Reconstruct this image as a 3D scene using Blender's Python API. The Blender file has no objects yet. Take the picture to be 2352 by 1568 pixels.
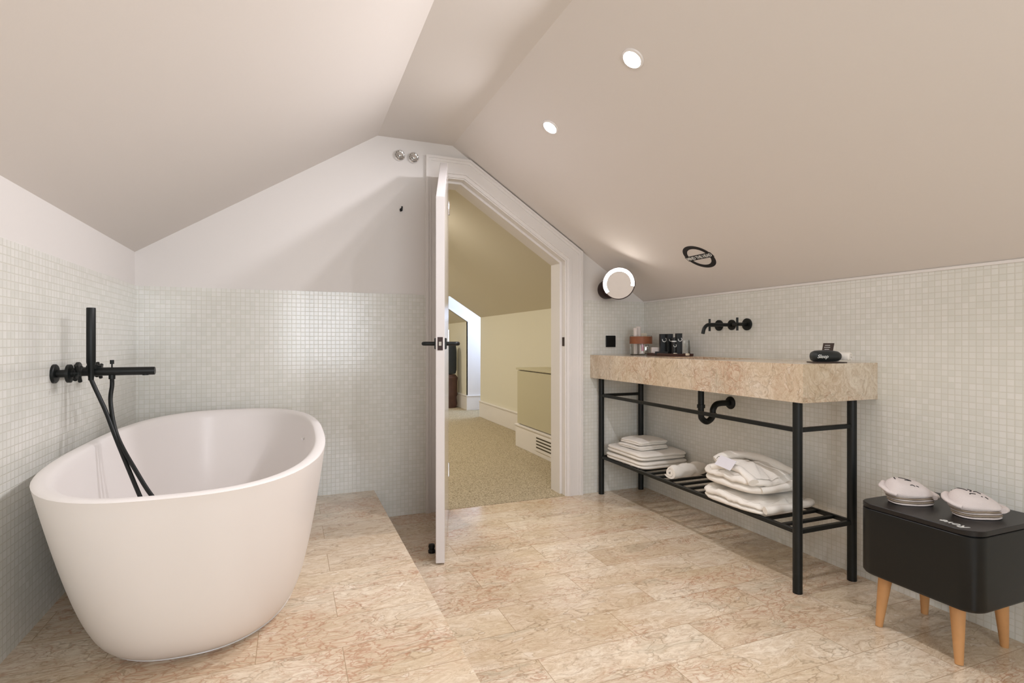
import bpy, bmesh, math, random
from mathutils import Vector, Matrix, noise
PI = math.pi
random.seed(4)
sc = bpy.context.scene
COL = sc.collection

# ---------------------------------------------------------------- camera, world, exposure
H = 1.02                                   # camera height
FPX = 1257.0
cam_d = bpy.data.cameras.new('camera'); cam = bpy.data.objects.new('camera', cam_d); COL.objects.link(cam)
cam_d.sensor_fit = 'HORIZONTAL'; cam_d.sensor_width = 36; cam_d.lens = FPX/2352*36
cam_d.clip_start = 0.02
cam.location = (0, 0, H); cam.rotation_euler = (PI/2, 0, -math.atan(506/FPX))
sc.camera = cam
w = bpy.data.worlds.new('World'); sc.world = w; w.use_nodes = True
w.node_tree.nodes['Background'].inputs[0].default_value = (0.62, 0.78, 1.0, 1)
w.node_tree.nodes['Background'].inputs[1].default_value = 1.5
sc.view_settings.view_transform = 'Standard'; sc.view_settings.look = 'None'
sc.view_settings.gamma = 1; sc.view_settings.use_curve_mapping = False
sc.view_settings.exposure = 0.50

LAMP_W = 760.0      # downlight lens emission
def area(name, loc, direction, sx, sy, power, color):
    d = bpy.data.lights.new(name, 'AREA'); d.shape = 'RECTANGLE'; d.size = sx; d.size_y = sy
    d.energy = power; d.color = color
    o = bpy.data.objects.new(name, d); COL.objects.link(o); o.location = loc
    o.rotation_euler = Vector(direction).to_track_quat('-Z', 'Y').to_euler(); return o
area('rear_fill_light', (0.45, -1.62, 1.22), (0, 1, 0), 1.1, 1.1, 24, (0.90, 0.95, 1.0))  # unseen fill lamp added behind the camera to lift the shade
area('dormer_daylight', (3.3, 7.4, 1.50), (-1, 0, .1), 0.66, 0.9, 17, (0.50, 0.66, 1.0))

# ---------------------------------------------------------------- materials
def srgb(r, g, b):
    f = lambda c: (c/255/12.92) if c/255 <= .04045 else ((c/255+.055)/1.055)**2.4
    return (f(r), f(g), f(b), 1)
def mat(name, col, rough=.5, metal=0, spec=.5, coat=0, emit=None, estr=0, trans=0, bump=None, sheen=0):
    m = bpy.data.materials.new(name); m.use_nodes = True
    nt = m.node_tree; p = nt.nodes['Principled BSDF']
    p.inputs['Base Color'].default_value = col
    p.inputs['Roughness'].default_value = rough; p.inputs['Metallic'].default_value = metal
    p.inputs['Specular IOR Level'].default_value = spec
    p.inputs['Coat Weight'].default_value = coat; p.inputs['Coat Roughness'].default_value = .08
    p.inputs['Transmission Weight'].default_value = trans
    p.inputs['Sheen Weight'].default_value = sheen
    if emit: p.inputs['Emission Color'].default_value = emit; p.inputs['Emission Strength'].default_value = estr
    # every material carries a procedural variation
    tc = nt.nodes.new('ShaderNodeTexCoord'); n = nt.nodes.new('ShaderNodeTexNoise')
    sc_, st, vary = bump if bump else (40, .02, .03)
    n.inputs['Scale'].default_value = sc_; n.inputs['Detail'].default_value = 4
    nt.links.new(tc.outputs['Object'], n.inputs['Vector'])
    if not emit:
        b = nt.nodes.new('ShaderNodeBump'); b.inputs['Strength'].default_value = st; b.inputs['Distance'].default_value = .002
        nt.links.new(n.outputs['Fac'], b.inputs['Height']); nt.links.new(b.outputs['Normal'], p.inputs['Normal'])
        mx = nt.nodes.new('ShaderNodeMix'); mx.data_type = 'RGBA'
        mx.inputs[6].default_value = tuple(c*(1-vary) for c in col[:3])+(1,); mx.inputs[7].default_value = tuple(min(1, c*(1+vary)) for c in col[:3])+(1,)
        nt.links.new(n.outputs['Fac'], mx.inputs[0]); nt.links.new(mx.outputs[2], p.inputs['Base Color'])
    return m

def N(nt, t, **kw):
    n = nt.nodes.new(t)
    for k, v in kw.items(): setattr(n, k, v)
    return n
def vmath(nt, op, a, b=None):
    n = N(nt, 'ShaderNodeVectorMath', operation=op)
    for i, v in enumerate((a, b)):
        if v is None: continue
        if hasattr(v, 'is_output'): nt.links.new(v, n.inputs[i])
        else: n.inputs[i].default_value = v
    return n
def fmath(nt, op, a, b=0.0, clamp=False):
    n = N(nt, 'ShaderNodeMath', operation=op, use_clamp=clamp)
    for i, v in enumerate((a, b)):
        if hasattr(v, 'is_output'): nt.links.new(v, n.inputs[i])
        else: n.inputs[i].default_value = v
    return n.outputs[0]
def mixc(nt, f, a, b, mode='MIX'):
    n = N(nt, 'ShaderNodeMix', data_type='RGBA', blend_type=mode)
    for i, v in ((0, f), (6, a), (7, b)):
        if hasattr(v, 'is_output'): nt.links.new(v, n.inputs[i])
        else: n.inputs[i].default_value = v
    return n.outputs[2]
def ramp(nt, f, stops):
    n = N(nt, 'ShaderNodeValToRGB'); cr = n.color_ramp
    while len(cr.elements) < len(stops): cr.elements.new(.5)
    for e, (p, c) in zip(cr.elements, stops): e.position = p; e.color = c if len(c) == 4 else tuple(c)+(1,)
    nt.links.new(f, n.inputs[0]); return n.outputs[0]

def mosaic(name, axis):
    """small square glass mosaic; axis 'x' = wall running along x, 'y' = wall running along y"""
    m = bpy.data.materials.new(name); m.use_nodes = True; nt = m.node_tree; p = nt.nodes['Principled BSDF']
    P = .0228
    tc = N(nt, 'ShaderNodeTexCoord'); sp = N(nt, 'ShaderNodeSeparateXYZ'); nt.links.new(tc.outputs['Object'], sp.inputs[0])
    cb = N(nt, 'ShaderNodeCombineXYZ'); nt.links.new(sp.outputs['X' if axis == 'x' else 'Y'], cb.inputs[0]); nt.links.new(sp.outputs['Z'], cb.inputs[1])
    v = vmath(nt, 'SCALE', cb.outputs[0]); v.inputs['Scale'].default_value = 1/P
    fl = vmath(nt, 'FLOOR', v.outputs[0]); fr = vmath(nt, 'FRACTION', v.outputs[0])
    wn = N(nt, 'ShaderNodeTexWhiteNoise', noise_dimensions='3D'); nt.links.new(fl.outputs[0], wn.inputs['Vector'])
    sf = N(nt, 'ShaderNodeSeparateXYZ'); nt.links.new(fr.outputs[0], sf.inputs[0])
    def edge(o):
        a = fmath(nt, 'SUBTRACT', o, .5); a = fmath(nt, 'ABSOLUTE', a); a = fmath(nt, 'SUBTRACT', .5, a); return a
    e = fmath(nt, 'MINIMUM', edge(sf.outputs[0]), edge(sf.outputs[1]))
    mask = N(nt, 'ShaderNodeMapRange'); mask.inputs[1].default_value = .035; mask.inputs[2].default_value = .085; nt.links.new(e, mask.inputs[0])
    tilec = mixc(nt, wn.outputs['Value'], srgb(222, 221, 212), srgb(231, 229, 222))
    colr = mixc(nt, mask.outputs[0], srgb(215, 212, 200), tilec)
    nt.links.new(colr, p.inputs['Base Color'])
    cen = vmath(nt, 'SUBTRACT', wn.outputs['Color'], (.5, .5, .5)); dt = vmath(nt, 'DOT_PRODUCT', cen.outputs[0], fr.outputs[0])
    tilt = fmath(nt, 'MULTIPLY', dt.outputs['Value'], .35)
    h = fmath(nt, 'ADD', tilt, fmath(nt, 'MULTIPLY', mask.outputs[0], 1.0))
    ns = N(nt, 'ShaderNodeTexNoise'); ns.inputs['Scale'].default_value = 60; nt.links.new(tc.outputs['Object'], ns.inputs['Vector'])
    h = fmath(nt, 'ADD', h, fmath(nt, 'MULTIPLY', ns.outputs['Fac'], .5))
    b = N(nt, 'ShaderNodeBump'); b.inputs['Strength'].default_value = .32; b.inputs['Distance'].default_value = .0012
    nt.links.new(h, b.inputs['Height']); nt.links.new(b.outputs['Normal'], p.inputs['Normal'])
    p.inputs['Roughness'].default_value = .16; p.inputs['Specular IOR Level'].default_value = .5
    return m

def marble(name, planks=True, scale=1.0, dark=1.0, VS=.55):
    m = bpy.data.materials.new(name); m.use_nodes = True; nt = m.node_tree; p = nt.nodes['Principled BSDF']
    tc = N(nt, 'ShaderNodeTexCoord'); co = tc.outputs['Object']
    joint = None
    if planks:
        mp = N(nt, 'ShaderNodeMapping'); nt.links.new(co, mp.inputs[0]); mp.inputs['Location'].default_value = (.09, .033, 0)
        br = N(nt, 'ShaderNodeTexBrick', offset=.63, offset_frequency=2, squash=1.0)
        nt.links.new(mp.outputs[0], br.inputs['Vector'])
        br.inputs['Color1'].default_value = (0, 0, 0, 1); br.inputs['Color2'].default_value = (1, 1, 1, 1); br.inputs['Mortar'].default_value = (.5, .5, .5, 1)
        br.inputs['Scale'].default_value = 1; br.inputs['Mortar Size'].default_value = .0012; br.inputs['Mortar Smooth'].default_value = .2
        br.inputs['Brick Width'].default_value = .60; br.inputs['Row Height'].default_value = .1815
        joint = br.outputs['Fac']
        off = vmath(nt, 'SCALE', br.outputs['Color']); off.inputs['Scale'].default_value = .35
        co2 = vmath(nt, 'ADD', co, off.outputs[0]).outputs[0]
    else:
        co2 = co
    st = vmath(nt, 'MULTIPLY', co2, (.62*scale, 1.25*scale, 1.0*scale)).outputs[0] if planks else vmath(nt, 'MULTIPLY', co2, (scale,)*3).outputs[0]
    # warp
    wp = N(nt, 'ShaderNodeTexNoise'); wp.inputs['Scale'].default_value = 7; wp.inputs['Detail'].default_value = 4; nt.links.new(st, wp.inputs['Vector'])
    ws = vmath(nt, 'SCALE', vmath(nt, 'SUBTRACT', wp.outputs['Color'], (.5,)*3).outputs[0]); ws.inputs['Scale'].default_value = .22
    wv = vmath(nt, 'ADD', st, ws.outputs[0]).outputs[0]
    big = N(nt, 'ShaderNodeTexNoise'); big.inputs['Scale'].default_value = 3.2; big.inputs['Detail'].default_value = 5; big.inputs['Roughness'].default_value = .6; nt.links.new(wv, big.inputs['Vector'])
    base = ramp(nt, big.outputs['Fac'], [(.28, srgb(214, 196, 168)), (.46, srgb(226, 209, 186)), (.60, srgb(236, 224, 206)), (.76, srgb(222, 198, 176))])
    fine = N(nt, 'ShaderNodeTexNoise'); fine.inputs['Scale'].default_value = 42; fine.inputs['Detail'].default_value = 7; fine.inputs['Roughness'].default_value = .72; nt.links.new(wv, fine.inputs['Vector'])
    base = mixc(nt, ramp(nt, fine.outputs['Fac'], [(.44, (0, 0, 0)), (.70, (.7, .7, .7))]), base, srgb(186, 158, 128))
    base = mixc(nt, ramp(nt, fine.outputs['Fac'], [(.30, (.6, .6, .6)), (.44, (0, 0, 0))]), base, srgb(244, 234, 218))
    pk = N(nt, 'ShaderNodeTexNoise'); pk.inputs['Scale'].default_value = 2.6; pk.inputs['Detail'].default_value = 5; pk.inputs['Roughness'].default_value = .62; nt.links.new(vmath(nt, 'ADD', wv, (3.1, 5.7, 1.3)).outputs[0], pk.inputs['Vector'])
    pmask = ramp(nt, pk.outputs['Fac'], [(.53, (0, 0, 0)), (.76, (.42, .42, .42))])
    base = mixc(nt, pmask, base, srgb(212, 178, 152))
    def vor(sc_, wid, seed, feat='DISTANCE_TO_EDGE'):
        vo = N(nt, 'ShaderNodeTexVoronoi', feature='DISTANCE_TO_EDGE'); vo.inputs['Scale'].default_value = sc_
        nt.links.new(vmath(nt, 'ADD', wv, seed).outputs[0], vo.inputs['Vector'])
        return ramp(nt, vo.outputs['Distance'], [(0, (1, 1, 1)), (wid, (0, 0, 0))])
    vm = N(nt, 'ShaderNodeTexNoise'); vm.inputs['Scale'].default_value = 6.5; vm.inputs['Detail'].default_value = 4; nt.links.new(vmath(nt, 'ADD', wv, (9, 2, 4)).outputs[0], vm.inputs['Vector'])
    vmask = ramp(nt, vm.outputs['Fac'], [(.46, (0, 0, 0)), (.58, (1, 1, 1))])
    v1 = fmath(nt, 'MULTIPLY', vor(15, .05, (0, 0, 0)), vmask)
    v2 = fmath(nt, 'MULTIPLY', vor(30, .09, (4, 4, 4)), ramp(nt, pk.outputs['Fac'], [(.47, (0, 0, 0)), (.60, (1, 1, 1))]))
    # shell-like flakes, pale and dark
    vc = N(nt, 'ShaderNodeTexVoronoi', feature='F1'); vc.inputs['Scale'].default_value = 21; nt.links.new(wv, vc.inputs['Vector'])
    fl_ = ramp(nt, vc.outputs['Distance'], [(.20, (1, 1, 1)), (.28, (0, 0, 0))])
    sepc = N(nt, 'ShaderNodeSeparateXYZ'); nt.links.new(vc.outputs['Color'], sepc.inputs[0])
    pale = fmath(nt, 'MULTIPLY', fl_, fmath(nt, 'GREATER_THAN', sepc.outputs[0], .80))
    base = mixc(nt, fmath(nt, 'MULTIPLY', pale, .55), base, srgb(240, 230, 216))
    rim = ramp(nt, vc.outputs['Distance'], [(.24, (0, 0, 0)), (.27, (1, 1, 1)), (.31, (0, 0, 0))])
    rim = fmath(nt, 'MULTIPLY', rim, fmath(nt, 'GREATER_THAN', sepc.outputs[0], .74))
    base = mixc(nt, fmath(nt, 'MULTIPLY', rim, .45), base, srgb(150, 126, 98))
    base = mixc(nt, fmath(nt, 'MULTIPLY', v1, VS*.75), base, srgb(140, 118, 90))
    base = mixc(nt, fmath(nt, 'MULTIPLY', v2, VS*.8), base, srgb(176, 118, 86))
    sq = N(nt, 'ShaderNodeTexNoise'); sq.inputs['Scale'].default_value = 13; sq.inputs['Detail'].default_value = 6; sq.inputs['Distortion'].default_value = 1.8; nt.links.new(wv, sq.inputs['Vector'])
    sl = ramp(nt, sq.outputs['Fac'], [(.478, (0, 0, 0)), (.498, (1, 1, 1)), (.518, (0, 0, 0))])
    base = mixc(nt, fmath(nt, 'MULTIPLY', fmath(nt, 'MULTIPLY', sl, pk.outputs['Fac']), VS*.9, True), base, srgb(158, 128, 96))
    gm = ramp(nt, vm.outputs['Fac'], [(.60, (0, 0, 0)), (.72, (.45, .45, .45))])
    base = mixc(nt, gm, base, srgb(190, 182, 162))
    if planks:
        tone = mixc(nt, br.outputs['Color'], srgb(252, 252, 252), srgb(238, 234, 230))
        base = mixc(nt, 1.0, base, tone, 'MULTIPLY')
        base = mixc(nt, fmath(nt, 'MULTIPLY', joint, .75), base, srgb(158, 134, 104))
    if dark != 1: base = mixc(nt, 1.0, base, (dark, dark*.985, dark*.95, 1), 'MULTIPLY')
    nt.links.new(base, p.inputs['Base Color'])
    rg = ramp(nt, fine.outputs['Fac'], [(.3, (.11,)*3), (.8, (.20,)*3)]); nt.links.new(rg, p.inputs['Roughness'])
    if planks:
        b = N(nt, 'ShaderNodeBump', invert=True); b.inputs['Strength'].default_value = .3; b.inputs['Distance'].default_value = .001
        nt.links.new(joint, b.inputs['Height']); nt.links.new(b.outputs['Normal'], p.inputs['Normal'])
    return m

def carpet_mat():
    m = bpy.data.materials.new('carpet'); m.use_nodes = True; nt = m.node_tree; p = nt.nodes['Principled BSDF']
    tc = N(nt, 'ShaderNodeTexCoord'); n1 = N(nt, 'ShaderNodeTexNoise'); n1.inputs['Scale'].default_value = 105; n1.inputs['Detail'].default_value = 3; n1.inputs['Roughness'].default_value = .7
    nt.links.new(tc.outputs['Object'], n1.inputs['Vector'])
    n2 = N(nt, 'ShaderNodeTexVoronoi'); n2.inputs['Scale'].default_value = 120; nt.links.new(tc.outputs['Object'], n2.inputs['Vector'])
    c = ramp(nt, n1.outputs['Fac'], [(.36, srgb(138, 124, 100)), (.50, srgb(190, 175, 146)), (.66, srgb(210, 197, 168))])
    nt.links.new(c, p.inputs['Base Color']); p.inputs['Roughness'].default_value = 1; p.inputs['Specular IOR Level'].default_value = .1
    b = N(nt, 'ShaderNodeBump'); b.inputs['Distance'].default_value = .006; b.inputs['Strength'].default_value = .9
    nt.links.new(fmath(nt, 'ADD', n1.outputs['Fac'], n2.outputs['Distance']), b.inputs['Height']); nt.links.new(b.outputs['Normal'], p.inputs['Normal'])
    return m

M = {}
M['plaster'] = mat('plaster', srgb(229, 224, 219), .9, spec=.2, bump=(120, .05, .008))
M['ceiling'] = mat('ceiling_plaster', srgb(226, 219, 212), .9, spec=.2, bump=(120, .05, .008))
M['tile_x'] = mosaic('glass_mosaic_x', 'x'); M['tile_y'] = mosaic('glass_mosaic_y', 'y')
M['floor'] = marble('rose_limestone_floor', scale=1.05, dark=1.03, VS=.75); M['slab'] = marble('rose_limestone_slab', False, 1.0, .87, .6)
M['carpet'] = carpet_mat()
M['gloss_white'] = mat('white_satin_paint', srgb(233, 228, 223), .32, bump=(8, .03, .01))
M['leaf_white'] = mat('white_gloss_door_paint', srgb(222, 217, 215), .16, coat=.4, bump=(6, .02, .01))
M['hall_wall'] = mat('cream_wall_paint', srgb(224, 219, 200), .85, spec=.2, bump=(100, .05, .01))
M['hall_ceil'] = mat('hall_ceiling_paint', srgb(220, 213, 196), .9, spec=.2, bump=(100, .05, .01))
M['cup_face'] = mat('olive_cupboard_paint', srgb(196, 188, 158), .6, bump=(60, .03, .01))
M['tub'] = mat('matt_mineral_white', srgb(238, 232, 228), .35, spec=.4, bump=(5, .0, .005))
M['black'] = mat('matt_black_metal', srgb(14, 18, 17), .42, spec=.35, bump=(200, .03, .05))
M['black_wood'] = mat('black_lacquered_wood', srgb(14, 16, 15), .42, spec=.35, bump=(60, .03, .08))
M['black_lid'] = mat('black_lid_wood', srgb(24, 21, 20), .36, spec=.4, bump=(60, .03, .08))
M['oak'] = mat('oak', srgb(200, 148, 96), .5, bump=(18, .05, .16))
M['terry'] = mat('white_terry', srgb(240, 234, 224), 1, spec=.05, bump=(420, .8, .05), sheen=.2)
M['terry_grey'] = mat('grey_sole_felt', srgb(150, 136, 120), 1, spec=.05, bump=(400, .6, .08))
M['slip_white'] = mat('slipper_white_cotton', srgb(216, 206, 202), 1, spec=.05, bump=(380, .6, .04))
M['ink'] = mat('black_ink', srgb(22, 20, 22), .6)
M['white_ink'] = mat('white_ink', srgb(225, 225, 220), .6)
M['chrome'] = mat('chrome', (.82, .82, .82, 1), .06, metal=1)
M['mirror'] = mat('mirror_silver', (.86, .85, .84, 1), .02, metal=1)
M['bronze'] = mat('dark_bronze_metal', srgb(56, 40, 38), .35, metal=.5, bump=(150, .03, .08))
M['ring_light'] = mat('ring_light', (1, 1, 1, 1), .5, emit=(1, .93, .88, 1), estr=24.0)
M['lamp'] = mat('downlight_lens', (1, 1, 1, 1), .5, emit=(.95, .94, 1, 1), estr=LAMP_W)
M['hall_lamp'] = mat('hall_downlight_lens', (1, 1, 1, 1), .5, emit=(1, .92, .80, 1), estr=1100)
M['leather'] = mat('tan_leather', srgb(142, 84, 52), .55, bump=(30, .1, .22))
M['tray'] = mat('dark_stained_wood', srgb(70, 38, 28), .4, bump=(20, .05, .3))
def glass_mat(name, tint=(.97, .98, .97, 1)):
    m = bpy.data.materials.new(name); m.use_nodes = True; nt = m.node_tree; p = nt.nodes['Principled BSDF']
    p.inputs['Base Color'].default_value = tint; p.inputs['Roughness'].default_value = .02; p.inputs['Transmission Weight'].default_value = 1; p.inputs['IOR'].default_value = 1.25
    return m
M['glass'] = glass_mat('clear_glass')
M['white_card'] = mat('white_card', srgb(238, 226, 218), .6)
M['cream_card'] = mat('cream_card', srgb(222, 210, 186), .6)
M['red'] = mat('red_foil', srgb(176, 22, 48), .4)
M['foil'] = mat('silver_foil', (.75, .75, .72, 1), .22, metal=.9, bump=(70, .6, .1))
M['blk_card'] = mat('black_card', srgb(13, 17, 18), .45)
M['brown_card'] = mat('brown_card', srgb(56, 40, 32), .5)
M['black_cloth'] = mat('black_satin_cloth', srgb(20, 26, 26), .5, sheen=.1, bump=(90, .1, .1))
M['stump'] = mat('red_brown_wood', srgb(84, 56, 44), .5, bump=(14, .4, .45))
M['charcoal'] = mat('charcoal_fabric', srgb(48, 50, 50), .8, bump=(60, .2, .1))
M['vent_dark'] = mat('vent_shadow_gap', srgb(70, 62, 42), .8)
M['window_frame'] = mat('white_window_paint', srgb(235, 232, 228), .35)
M['sticker'] = mat('white_label', srgb(218, 214, 218), .6)

# ---------------------------------------------------------------- helpers
def root_of(o):
    while o.parent: o = o.parent
    return o
def link_mesh(name, me, m, parent=None):
    o = bpy.data.objects.new(name, me); COL.objects.link(o)
    if m is not None:
        for mm in (m if isinstance(m, (list, tuple)) else [m]): me.materials.append(mm)
    if parent is not None:
        me.transform(Matrix.Translation(-root_of(parent).location)); o.parent = parent
    return o
def obj(name, bm, m, parent=None, smooth=None, rec=True):
    if rec: bmesh.ops.recalc_face_normals(bm, faces=bm.faces[:])
    me = bpy.data.meshes.new(name); bm.to_mesh(me); bm.free()
    if smooth is not None:
        for p in me.polygons: p.use_smooth = True
        if smooth < 179: me.set_sharp_from_angle(angle=math.radians(smooth))
    return link_mesh(name, me, m, parent)
def tag(o, label=None, cat=None, group=None, kind=None):
    if label: o['label'] = label
    if cat: o['category'] = cat
    if group: o['group'] = group
    if kind: o['kind'] = kind
    return o
def thing(name, loc, label, cat, group=None):
    o = bpy.data.objects.new(name, None); COL.objects.link(o); o.location = loc; o.empty_display_size = .05
    return tag(o, label, cat, group)
def B(): return bmesh.new()
def box(bm, a, b, mi=0, bev=0, seg=2):
    x0, y0, z0 = a; x1, y1, z1 = b
    r = bmesh.ops.create_cube(bm, size=1, matrix=Matrix.Translation(((x0+x1)/2, (y0+y1)/2, (z0+z1)/2)) @ Matrix.Diagonal((abs(x1-x0), abs(y1-y0), abs(z1-z0), 1)))
    vs = r['verts']; fs = set(f for v in vs for f in v.link_faces)
    for f in fs: f.material_index = mi
    if bev:
        es = list(set(e for v in vs for e in v.link_edges))
        bmesh.ops.bevel(bm, geom=es, offset=bev, segments=seg, profile=.5, affect='EDGES')
def prism(bm, pts, e0, e1, plane='xz', mi=0):
    """extrude a 2D polygon; plane 'xz' -> along y, 'xy' -> along z, 'yz' -> along x"""
    def P(p, e):
        return {'xz': (p[0], e, p[1]), 'xy': (p[0], p[1], e), 'yz': (e, p[0], p[1])}[plane]
    a = [bm.verts.new(P(p, e0)) for p in pts]; b = [bm.verts.new(P(p, e1)) for p in pts]
    fs = [bm.faces.new(a), bm.faces.new(list(reversed(b)))]
    n = len(pts)
    for i in range(n): fs.append(bm.faces.new((a[i], b[i], b[(i+1) % n], a[(i+1) % n])))
    for f in fs: f.material_index = mi
def cyl(bm, p0, p1, r0, r1=None, seg=24, cap=True):
    r1 = r0 if r1 is None else r1
    p0, p1 = Vector(p0), Vector(p1); d = p1-p0; L = d.length
    mtx = Matrix.Translation((p0+p1)/2) @ d.to_track_quat('Z', 'Y').to_matrix().to_4x4()
    bmesh.ops.create_cone(bm, cap_ends=cap, segments=seg, radius1=r0, radius2=r1, depth=L, matrix=mtx)
def catmull(pts, n=10):
    pts = [Vector(p) for p in pts]; P = [2*pts[0]-pts[1]]+pts+[2*pts[-1]-pts[-2]]; out = []
    for i in range(1, len(P)-2):
        for k in range(n):
            t = k/n; a, b, c, d = P[i-1], P[i], P[i+1], P[i+2]
            out.append(.5*((2*b)+(-a+c)*t+(2*a-5*b+4*c-d)*t*t+(-a+3*b-3*c+d)*t**3))
    out.append(pts[-1]); return out
def tube(bm, pts, r, seg=14, flat=1.0, rr=None):
    """swept tube with parallel-transported frame"""
    pts = [Vector(p) for p in pts]; rings = []
    t0 = (pts[1]-pts[0]).normalized(); up = Vector((0, 0, 1)) if abs(t0.z) < .9 else Vector((1, 0, 0))
    nrm = (up-t0*up.dot(t0)).normalized()
    for i, p in enumerate(pts):
        t = (pts[min(i+1, len(pts)-1)]-pts[max(i-1, 0)]).normalized()
        nrm = (nrm-t*nrm.dot(t)).normalized(); bn = t.cross(nrm); R = rr[i] if rr else r
        rings.append([bm.verts.new(p+nrm*math.cos(2*PI*k/seg)*R*flat+bn*math.sin(2*PI*k/seg)*R) for k in range(seg)])
    for a, b in zip(rings, rings[1:]):
        for k in range(seg): bm.faces.new((a[k], a[(k+1) % seg], b[(k+1) % seg], b[k]))
    bm.faces.new(list(reversed(rings[0]))); bm.faces.new(rings[-1])
def lathe(bm, prof, mtx=Matrix(), seg=32):
    """prof list of (r, z); closed at the ends when r==0"""
    rings = []
    for r, z in prof:
        if r < 1e-6: rings.append([bm.verts.new(mtx @ Vector((0, 0, z)))])
        else: rings.append([bm.verts.new(mtx @ Vector((r*math.cos(2*PI*k/seg), r*math.sin(2*PI*k/seg), z))) for k in range(seg)])
    for a, b in zip(rings, rings[1:]):
        for k in range(seg):
            k2 = (k+1) % seg
            if len(a) == 1 and len(b) == 1: continue
            if len(a) == 1: bm.faces.new((a[0], b[k2], b[k]))
            elif len(b) == 1: bm.faces.new((a[k], a[k2], b[0]))
            else: bm.faces.new((a[k], a[k2], b[k2], b[k]))
def axis_m(loc, direction):
    return Matrix.Translation(loc) @ Vector(direction).to_track_quat('Z', 'Y').to_matrix().to_4x4()
def loft(bm, rings, cap0=True, cap1=True):
    vs = [[bm.verts.new(p) for p in r] for r in rings]; n = len(vs[0])
    for a, b in zip(vs, vs[1:]):
        for k in range(n): bm.faces.new((a[k], a[(k+1) % n], b[(k+1) % n], b[k]))
    if cap0: bm.faces.new(list(reversed(vs[0])))
    if cap1: bm.faces.new(vs[-1])
def supell(cx, cy, a, b, n, z, seg=96):
    out = []
    for k in range(seg):
        t = 2*PI*k/seg; c, s = math.cos(t), math.sin(t)
        r = (abs(c)**n+abs(s)**n)**(-1/n)
        out.append((cx+a*r*c, cy+b*r*s, z))
    return out
def offset_line(pts, d):
    """offset an open polyline inwards (to its right-hand side going left-bottom, up, over, down)"""
    out = []
    n = len(pts)
    def nr(a, b):
        dx, dy = b[0]-a[0], b[1]-a[1]; L = math.hypot(dx, dy); return (dy/L, -dx/L)
    for i in range(n):
        if i == 0: m = nr(pts[0], pts[1]); out.append((pts[0][0]+m[0]*d, pts[0][1]+m[1]*d)); continue
        if i == n-1: m = nr(pts[-2], pts[-1]); out.append((pts[-1][0]+m[0]*d, pts[-1][1]+m[1]*d)); continue
        a = nr(pts[i-1], pts[i]); b = nr(pts[i], pts[i+1]); k = d/(1+a[0]*b[0]+a[1]*b[1])
        out.append((pts[i][0]+(a[0]+b[0])*k, pts[i][1]+(a[1]+b[1])*k))
    return out
def text_mesh(name, body, size, mtx, m, parent, depth=.0006, shear=0, spacing=1.0, ax='CENTER', bold=0):
    cu = bpy.data.curves.new(name, 'FONT'); cu.body = body; cu.size = size; cu.extrude = depth; cu.shear = shear
    cu.align_x = ax; cu.align_y = 'CENTER'; cu.space_character = spacing; cu.offset = bold; cu.resolution_u = 4
    t = bpy.data.objects.new('tmp_text', cu); COL.objects.link(t)
    me = bpy.data.meshes.new_from_object(t.evaluated_get(bpy.context.evaluated_depsgraph_get()))
    me.name = name
    bpy.data.objects.remove(t, do_unlink=True); me.transform(mtx); me.materials.clear()
    return link_mesh(name, me, m, parent)
def basis(o, ex, ey, ez=None):
    ex = Vector(ex).normalized(); ey = Vector(ey).normalized(); ez = ex.cross(ey)
    m = Matrix.Identity(4)
    for i, v in enumerate((ex, ey, ez)):
        for r in range(3): m[r][i] = v[r]
    m.translation = Vector(o); return m

# ---------------------------------------------------------------- room shell
XL, XR, YB, YF = -.724, 2.30, 3.225, -1.60
TILE = 1.297; KL = 1.465; CF = 2.21; C0, C1 = .461, .908
RS = (CF-TILE)/(XR-C1)                           # right ceiling pitch
def ceil_r(x): return CF-RS*(x-C1)
PLAT = .164; PX = .441

bm = B(); box(bm, (PX, YF, -.12), (XR, YB, 0)); box(bm, (XL, YF, -.12), (PX, YB, 0))
tag(obj('floor', bm, M['floor']), 'beige rose-veined stone floor laid in long strips', 'floor', kind='structure')
bm = B(); box(bm, (XL, YF, .0005), (PX, YB, PLAT), bev=.003)
tag(obj('floor_platform', bm, M['floor']), 'raised stone step carrying the bathtub', 'platform', kind='structure')

# casing polyline and opening
OUT = [(.74, 0), (.74, 2.13), (1.015, 2.13), (1.797, 1.617), (1.797, 0)]
INN = offset_line(OUT, .115)
bm = B()
T = .17
prism(bm, [(XL, 0), (INN[0][0], 0), (INN[1][0], CF), (C0, CF), (XL, KL)], YB, YB+T)
prism(bm, [INN[1], INN[2], INN[3], (INN[3][0], ceil_r(INN[3][0])), (C1, CF), (INN[1][0], CF)], YB, YB+T)
prism(bm, [(INN[4][0], 0), (XR, 0), (XR, TILE), (INN[4][0], ceil_r(INN[4][0]))], YB, YB+T)
e = .006
prism(bm, [(XL, PLAT), (PX, PLAT), (PX, 0), (.7405, 0), (.7405, TILE), (XL, TILE)], YB-e, YB+.001, mi=1)
prism(bm, [(1.7965, 0), (XR, 0), (XR, TILE), (1.7965, TILE)], YB-e, YB+.001, mi=1)
tag(obj('wall_back', bm, [M['plaster'], M['tile_x']]), 'back wall with the doorway, pale mosaic below and white plaster above', 'wall', kind='structure')

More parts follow.
